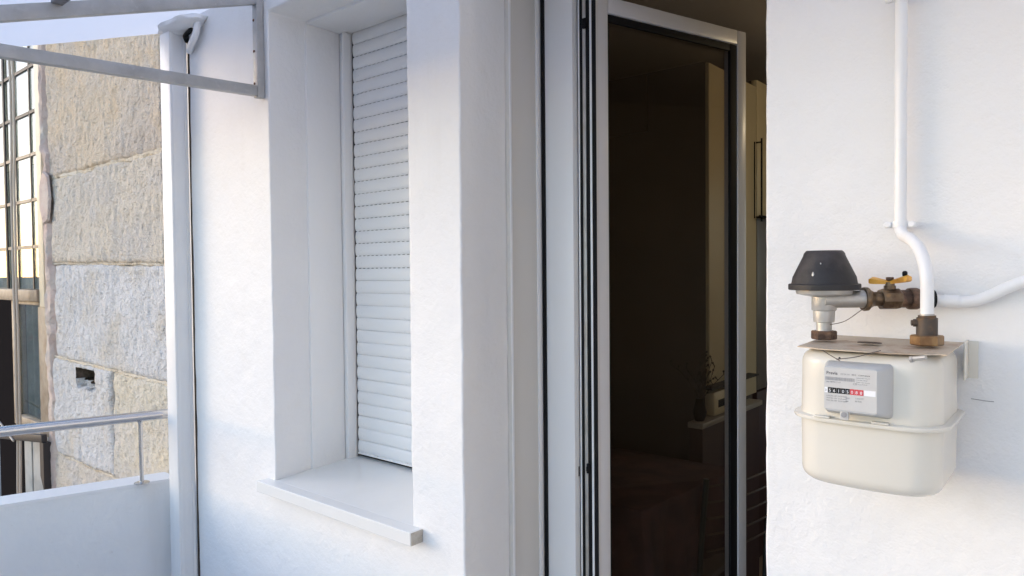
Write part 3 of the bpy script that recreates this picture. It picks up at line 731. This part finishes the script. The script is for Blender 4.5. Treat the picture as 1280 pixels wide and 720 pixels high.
txt('dm3', LX0 + .031, cz - .011, .003, m_printgrey); txt('bar', LX0 + .031, cz - .0155, .003, m_print); txt('1 imp 0,01', LX0 + .044, cz - .010, .003, m_printgrey); txt('B6 0102', LX0 + .044, cz - .0145, .0028, m_printgrey)
# seal wires
b = NB(); tube(b, [(-.341, -.218, 1.470), (-.322, -.240, 1.4645), (-.303, -.246, 1.4555)], .00075, 6); tube(b, [(-.308, -.2465, 1.4575), (-.28, -.246, 1.463), (-.248, -.236, 1.474)], .00075, 6); build('seal_wire', b, m_wire, gm)

# ------------------------------------------------------------------ regulator with valve
AX = Vector((-.359, -.130, 0))
rg = empty('gas_regulator', (AX.x, AX.y, 1.475), 'silver gas regulator under a black cap with brass valve and orange handle', 'gas regulator')
def hexnut(bm, o, d, r, h, rot=0):
    lathe(bm, [(0, r * .93), (h * .12, r), (h * .88, r), (h, r * .93)], o, d, 6, rot); return bm
b = NB(); hexnut(b, (AX.x, AX.y, 1.4762), (0, 0, 1), .0205, .015, .3); build('union_nut', b, m_copper, rg, smooth=20)
b = NB(); lathe(b, [(0, .0125), (.014, .0125), (.015, .0165), (.019, .0170), (.034, .0175), (.035, .0195), (.036, .0200), (.058, .0200), (.060, .030), (.063, .044), (.068, .0455), (.070, .0455)], (AX.x, AX.y, 1.4912)); build('body', b, m_alu, rg)
b = NB(); lathe(b, [(0, .0560), (.001, .0575), (.009, .0575), (.0105, .0560), (.0105, .0530), (.013, .0520), (.022, .0505), (.058, .0335), (.062, .0325), (.0655, .030), (.067, .028), (.0675, .0)], (AX.x, AX.y, 1.5612), n=48, cap=False); cp = build('cap', b, m_cap, rg, smooth=28)
b = NB(); lathe(b, [(0, .0030), (.0010, .0025)], (AX.x + .010, AX.y - .0405, 1.604), (.2, -1, .35), 10); build('scratch_mark', b, m_white, cp) if False else None
for (x, y, z, s) in ((.006, -.0405, 1.606, .0016), (-.004, -.0480, 1.586, .0030)):
    b = NB(); bmesh.ops.create_icosphere(b, subdivisions=2, radius=1)
    for v_ in b.verts: v_.co = Vector((AX.x + x + v_.co.x * s * .7, AX.y + y + v_.co.y * s * .5, z + v_.co.z * s * (1 if s < .002 else 2.2)))
    build('paint_fleck', b, m_alu, cp)
VA = Vector((-.345, -.130, 1.545)); VB = Vector((-.231, -.040, 1.545)); vd = (VB - VA).normalized(); VL = (VB - VA).length
def vt(t): return t * VL
b = NB(); lathe(b, [(vt(-.12), .0145), (vt(.33), .0145), (vt(.34), .0152), (vt(.35), .0152)], VA, vd, 28); build('outlet_arm', b, m_alu, rg)
b = NB(); lathe(b, [(vt(.35), .0195), (vt(.365), .0205), (vt(.40), .0200), (vt(.42), .0165), (vt(.44), .0150), (vt(.47), .0125), (vt(.53), .0120), (vt(.55), .0120)], VA, vd, 28)
lathe(b, [(vt(.55), .0170), (vt(.57), .0180), (vt(.75), .0180), (vt(.77), .0165)], VA, vd, 8, .2); build('valve_body', b, m_brass, rg, smooth=25)
b = NB(); lathe(b, [(vt(.77), .0150), (vt(.87), .0150), (vt(.875), .0178), (vt(.90), .0185), (vt(.965), .0185), (vt(.985), .0172)], VA, vd, 28); build('valve_collar', b, m_copper, rg, smooth=25)
b = NB(); lathe(b, [(vt(.985), .0150), (vt(1.04), .0150)], VA, vd, 24); build('gasket', b, m_black, rg)
hc = VA + vd * vt(.66)
b = NB(); lathe(b, [(0, .0095), (.006, .0095), (.0065, .0075), (.012, .0075)], hc + Vector((0, 0, .0165)), n=16); build('valve_stem', b, m_brass, rg)
bm = NB(); rows = []; hn = Vector((-.2, -.98, 0)).normalized(); hd = Vector((.98, -.2, 0)).normalized()
for k in range(25):
    s = -1 + 2 * k / 24; z = hc.z + .0275 + .0045 * abs(s) ** 1.3 + .002 * s; w = .0060 + .0060 * abs(s) ** 1.2; th = .0065 + .0065 * min(1, abs(s) * 1.3)
    if abs(s) > .92: w *= .85; th *= .7
    c = hc + hd * (s * .031); c.z = z
    rows.append([bm.verts.new(c + hn * a * w + Vector((0, 0, e * th / 2 + (0)))) for a, e in ((-1, -.6), (1, -.6), (1, .7), (0, 1.2), (-1, .7))])
for a, c in zip(rows, rows[1:]):
    for k in range(5): bm.faces.new((a[k], a[(k + 1) % 5], c[(k + 1) % 5], c[k]))
bm.faces.new(rows[0]); bm.faces.new(rows[-1]); build('handle', bm, m_orange, rg, smooth=50)
b = NB(); hexnut(b, (hc.x, hc.y, hc.z + .0315), (0, 0, 1), .0062, .0055); build('handle_nut', b, m_copper, rg, smooth=20)
b = NB(); p = hc + hd * .024; lathe(b, [(0, .0035), (.004, .0042), (.007, .0040), (.009, .002)], (p.x, p.y, hc.z + .0385), n=14); build('handle_stud', b, m_black, rg)
b = NB(); tube(b, [(AX.x + .012, AX.y - .008, 1.502), (-.325, -.13, 1.509), (-.305, -.107, 1.527), (-.300, -.097, 1.531)], .0007, 6); build('seal_wire', b, m_wire, rg)

# ------------------------------------------------------------------ pipes
pv = empty('gas_supply_pipe', (-.262, -.03, 1.66), 'white vertical gas pipe bending forward into the brass fitting on the meter', 'pipe')
b = NB(); tube(b, [(-.262, -.030, 2.30), (-.262, -.030, 2.0), (-.262, -.030, 1.75), (-.262, -.030, 1.682), (-.261, -.034, 1.664), (-.252, -.050, 1.652), (-.238, -.075, 1.645), (-.222, -.103, 1.630), (-.209, -.127, 1.605), (-.204, -.137, 1.575), (-.2035, -.138, 1.545), (-.2035, -.138, 1.512)], .0096, 24, 8); build('tube', b, m_pipe, pv, smooth=60)
for z in (1.672, 2.062):
    b = NB(); lathe(b, [(0, .0115), (.001, .0125), (.010, .0125), (.011, .0115)], (-.262, -.030, z - .0055), n=24)
    bx(b, -.287, -.237, -.034, -.025, z - .005, z + .005, bev=.002); cl = build('clamp', b, m_pipe, pv)
    for x in (-.281, -.243):
        b = NB(); lathe(b, [(0, .0062), (.003, .0062), (.005, .0035)], (x, -.034, z), (0, -1, 0), 12); build('clamp_screw', b, m_pipe, cl)
    b = NB(); lathe(b, [(0, .005), (.024, .005)], (-.262, -.001, z), (0, -1, 0), 10); build('clamp_stud', b, m_pipe, cl)
b = NB(); lathe(b, [(0, .0135), (.002, .0150), (.030, .0150), (.031, .0125), (.034, .0125)], (-.2035, -.138, 1.489), n=24); lathe(b, [(0, .006), (.006, .006), (.0065, .0045), (.009, .0045)], (-.2155, -.143, 1.511), (-.9, -.35, 0), 12); build('brass_fitting', b, m_darkmetal, pv, smooth=30)
b = NB(); hexnut(b, (-.2035, -.138, 1.4762), (0, 0, 1), .0235, .016, .28); build('union_nut', b, m_brassnut, pv, smooth=20)
b = NB(); lathe(b, [(0, .0104), (.003, .0102)], (-.2035, -.138, 1.5225), n=18); build('paint_edge', b, m_alu, pv)
ph = empty('gas_outlet_pipe', (-.2, -.03, 1.542), 'white gas pipe running right along the wall from the valve', 'pipe')
b = NB(); tube(b, [VB + vd * .004, (-.215, -.030, 1.543), (-.19, -.024, 1.541), (-.17, -.022, 1.540), (-.150, -.022, 1.5435), (-.131, -.022, 1.552), (-.110, -.022, 1.564), (-.088, -.022, 1.574), (-.055, -.022, 1.580), (.05, -.022, 1.583), (.9, -.022, 1.585)], .0092, 24, 8); build('tube', b, m_pipe, ph, smooth=60)
b = NB(); lathe(b, [(0, .0106), (.022, .0106)], (-.197, -.0255, 1.5415), (1, .14, -.03), 20); build('coupling', b, m_pipe, ph)
b = NB(); lathe(b, [(0, .0150), (.0028, .0150)], (-.213, -.030, 1.5445), (1, .5, 0), 24); build('black_washer', b, m_black, ph)

# ------------------------------------------------------------------ room contents
wd = empty('wardrobe', (-2.1, 1.9, 0), 'dark brown tall cupboard behind the door glass with a cream side', 'cupboard')
pbox('carcass', m_wardrobe, wd, -3.4, -1.42, 1.745, 2.33, .0, 2.57)
pbox('side_panel', m_cream, wd, -1.419, -1.400, 1.740, 2.335, .93, 2.56, bev=.002)
pbox('upper_box', M('dull_box', (.11, .085, .07), .5), wd, -2.55, -1.72, 1.725, 1.7445, 2.28, 2.56)
kc = empty('kitchen_unit', (-1.5, 2.4, 0), 'tall cream kitchen unit with a long black bar handle behind the door', 'cupboard')
pbox('upper_door', m_cream, kc, -1.43, -1.400, 2.342, 2.60, 1.872, 2.60, bev=.002)
pbox('upper_door', m_cream, kc, -1.43, -1.400, 2.604, 2.95, 1.872, 2.60, bev=.002)
pbox('carcass', m_wardrobe, kc, -2.0, -1.432, 2.342, 2.95, .0, 2.60)
pbox('oven_door', m_applgrey, kc, -1.43, -1.399, 2.344, 2.95, .94, 1.866, bev=.003)
pbox('base_door', m_red, kc, -1.43, -1.399, 2.344, 2.95, .02, .93, bev=.003)
b = NB(); tube(b, [(-1.37, 2.33, 1.845), (-1.37, 2.33, 2.285)], .005, 8, 1)
for z in (1.87, 2.265): tube(b, [(-1.40, 2.33, z), (-1.37, 2.33, z)], .004, 8, 1)
build('bar_handle', b, m_black, kc)
b = NB(); tube(b, [(-1.385, 2.27, 1.86), (-1.385, 2.27, 2.26)], .0035, 8, 1); build('bar_handle', b, m_black, kc)
b = NB(); tube(b, [(-1.37, 2.3, 1.872), (-1.37, 2.9, 1.872)], .006, 8, 1); build('bar_handle', b, m_black, kc)
wt = empty('worktop', (-1.33, 1.8, .9), 'narrow worktop end with pale edge behind the door glass', 'worktop')
pbox('slab', M('pale_worktop', (.34, .31, .27), .4), wt, -1.398, -1.325, 1.50, 2.22, .890, .915, bev=.003)
pbox('base', m_red, wt, -1.398, -1.335, 1.52, 2.2, .0, .889)
ap = empty('toaster', (-1.36, 1.78, .915), 'small cream toaster with a dark slot on the worktop', 'toaster')
pbox('casing', m_cream, ap, -1.392, -1.34, 1.66, 1.92, .917, 1.03, bev=.012)
pbox('slot', m_black, ap, -1.3402, -1.338, 1.70, 1.82, .955, .99, bev=.001)
pbox('shelf_rail', m_iron, ap, -1.392, -1.335, 1.62, 2.2, 1.045, 1.053)
tw = empty('dried_twigs', (-1.36, 1.55, .915), 'dry twigs in a dark vase silhouetted behind the glass', 'plant')
b = NB(); lathe(b, [(0, .02), (.04, .032), (.09, .018), (.10, .02)], (-1.365, 1.555, .916), n=16); build('vase', b, m_black, tw)
b = NB(); random.seed(8)
for k in range(11):
    p = Vector((-1.365, 1.555, 1.0)); d = Vector((random.uniform(-.45, .45), random.uniform(-.2, .8), 1)).normalized(); pts = [p]
    for j in range(5):
        d = (d + Vector((random.uniform(-.3, .3), random.uniform(-.3, .3), random.uniform(-.1, .2)))).normalized(); p = p + d * random.uniform(.03, .05); pts.append(p)
        q = p + Vector((random.uniform(-1, 1), random.uniform(-1, 1), .8)).normalized() * .022; tube(b, [p, q], .0022, 4, 1)
        bmesh.ops.create_icosphere(b, subdivisions=1, radius=.0055, matrix=Matrix.Translation(q))
    tube(b, pts, .0015, 5, 1)
build('twigs', b, m_twig, tw)
# table with cloth
tb = empty('dining_table', (-1.6, 1.1, 0), 'dark dining table hidden under a wine red cloth', 'table')
pbox('table_top', m_wardrobe, tb, -2.3, -1.24, .79, 1.44, .715, .745, bev=.003)
for x in (-2.22, -1.30):
    for y in (.86, 1.37): pbox('leg', m_wardrobe, tb, x - .025, x + .025, y - .025, y + .025, .0, .714)
def cloth():
    bm = NB(); P = []; n = 34
    base = [(-1.222, .765), (-1.222 + .06, 1.475), (-2.33, 1.475), (-2.33, .765)]
    for a, c in zip(base, base[1:] + base[:1]):
        for k in range(n): P.append((a[0] + (c[0] - a[0]) * k / n, a[1] + (c[1] - a[1]) * k / n))
    cx, cy = -1.76, 1.12; rows = []
    for j, (z, f) in enumerate(((.750, 0), (.748, .006), (.735, .012), (.60, .04), (.42, .055), (.25, .05))):
        row = []
        for i, (x, y) in enumerate(P):
            d = Vector((x - cx, y - cy, 0)).normalized(); w = f * (1 + .8 * sin(i * .55 + j * .15) + .5 * sin(i * 1.3)) 
            corner = min(abs(i % n), n - abs(i % n)) ; zz = z - (.12 * math.exp(-corner / 2.5) if j > 3 else 0)
            row.append(bm.verts.new((x + d.x * w * .5, y + d.y * w * .5, zz)))
        rows.append(row)
    for a, c in zip(rows, rows[1:]):
        for k in range(len(a)): bm.faces.new((a[k], a[(k + 1) % len(a)], c[(k + 1) % len(a)], c[k]))
    bm.faces.new(rows[0]); return bm
c_ = build('tablecloth', cloth(), m_cloth, smooth=60); tag(c_, 'wine red cloth hanging over the dining table behind the glass', 'tablecloth')
# chair
ch = empty('dining_chair', (-1.1, 1.15, 0), 'metal ladder-back dining chair tucked at the table, behind the door leaf', 'chair')
bx0, bx1 = Vector((-1.075, 1.02, 0)), Vector((-.975, 1.42, 0))
# keep the chair clear of the leaf: it stands just inside the leaf line
shift = Vector((-.045, 0, 0)); bx0 += shift; bx1 += shift
for q, nm in ((bx0, 'back_post'), (bx1, 'back_post')):
    b = NB(); tube(b, [(q.x, q.y, .0), (q.x, q.y, .45), (q.x + .03, q.y - .005, .83)], .011, 10); build(nm, b, m_chair, ch)
for k, z in enumerate((.80, .74, .68, .62, .56)):
    b = NB(); a = bx0 + Vector((.03, 0, z)); c = bx1 + Vector((.03, 0, z)); m_mid = (a + c) / 2 + Vector((.02, 0, -.006)); tube(b, [a, a.lerp(m_mid, .5) + Vector((.006, 0, -.001)), m_mid, m_mid.lerp(c, .5) + Vector((.006, 0, .001)), c], .004, 8); build('back_rail', b, m_rail, ch)
b = NB(); bx(b, -1.50, -1.09, 1.04, 1.40, .43, .46, bev=.012); build('seat', b, m_wardrobe, ch)
for y in (1.06, 1.38):
    b = NB(); tube(b, [(-1.47, y, 0), (-1.45, y, .43)], .011, 8, 1); build('front_leg', b, m_chair, ch)

# ceiling lamp of the room: its warm glint shows on the door frame in the photograph
cl = empty('ceiling_lamp', (-.1, 1.95, 2.8), 'warm glowing globe lamp hanging from the ceiling inside the room, mirrored on the door frame', 'lamp')
m_glow = bpy.data.materials.new('lamp_glow'); m_glow.use_nodes = True
pb = m_glow.node_tree.nodes['Principled BSDF']; pb.inputs['Emission Color'].default_value = (1, .80, .50, 1); pb.inputs['Emission Strength'].default_value = 26; pb.inputs['Base Color'].default_value = (.8, .7, .6, 1)
b = NB(); bmesh.ops.create_icosphere(b, subdivisions=3, radius=.048, matrix=Matrix.Translation((-.1, 1.95, 2.50))); build('globe', b, m_glow, cl, smooth=80)
b = NB(); lathe(b, [(0, .006), (.17, .006), (.171, .05), (.19, .05)], (-.1, 1.95, 2.61), n=16); build('stem', b, m_iron, cl)
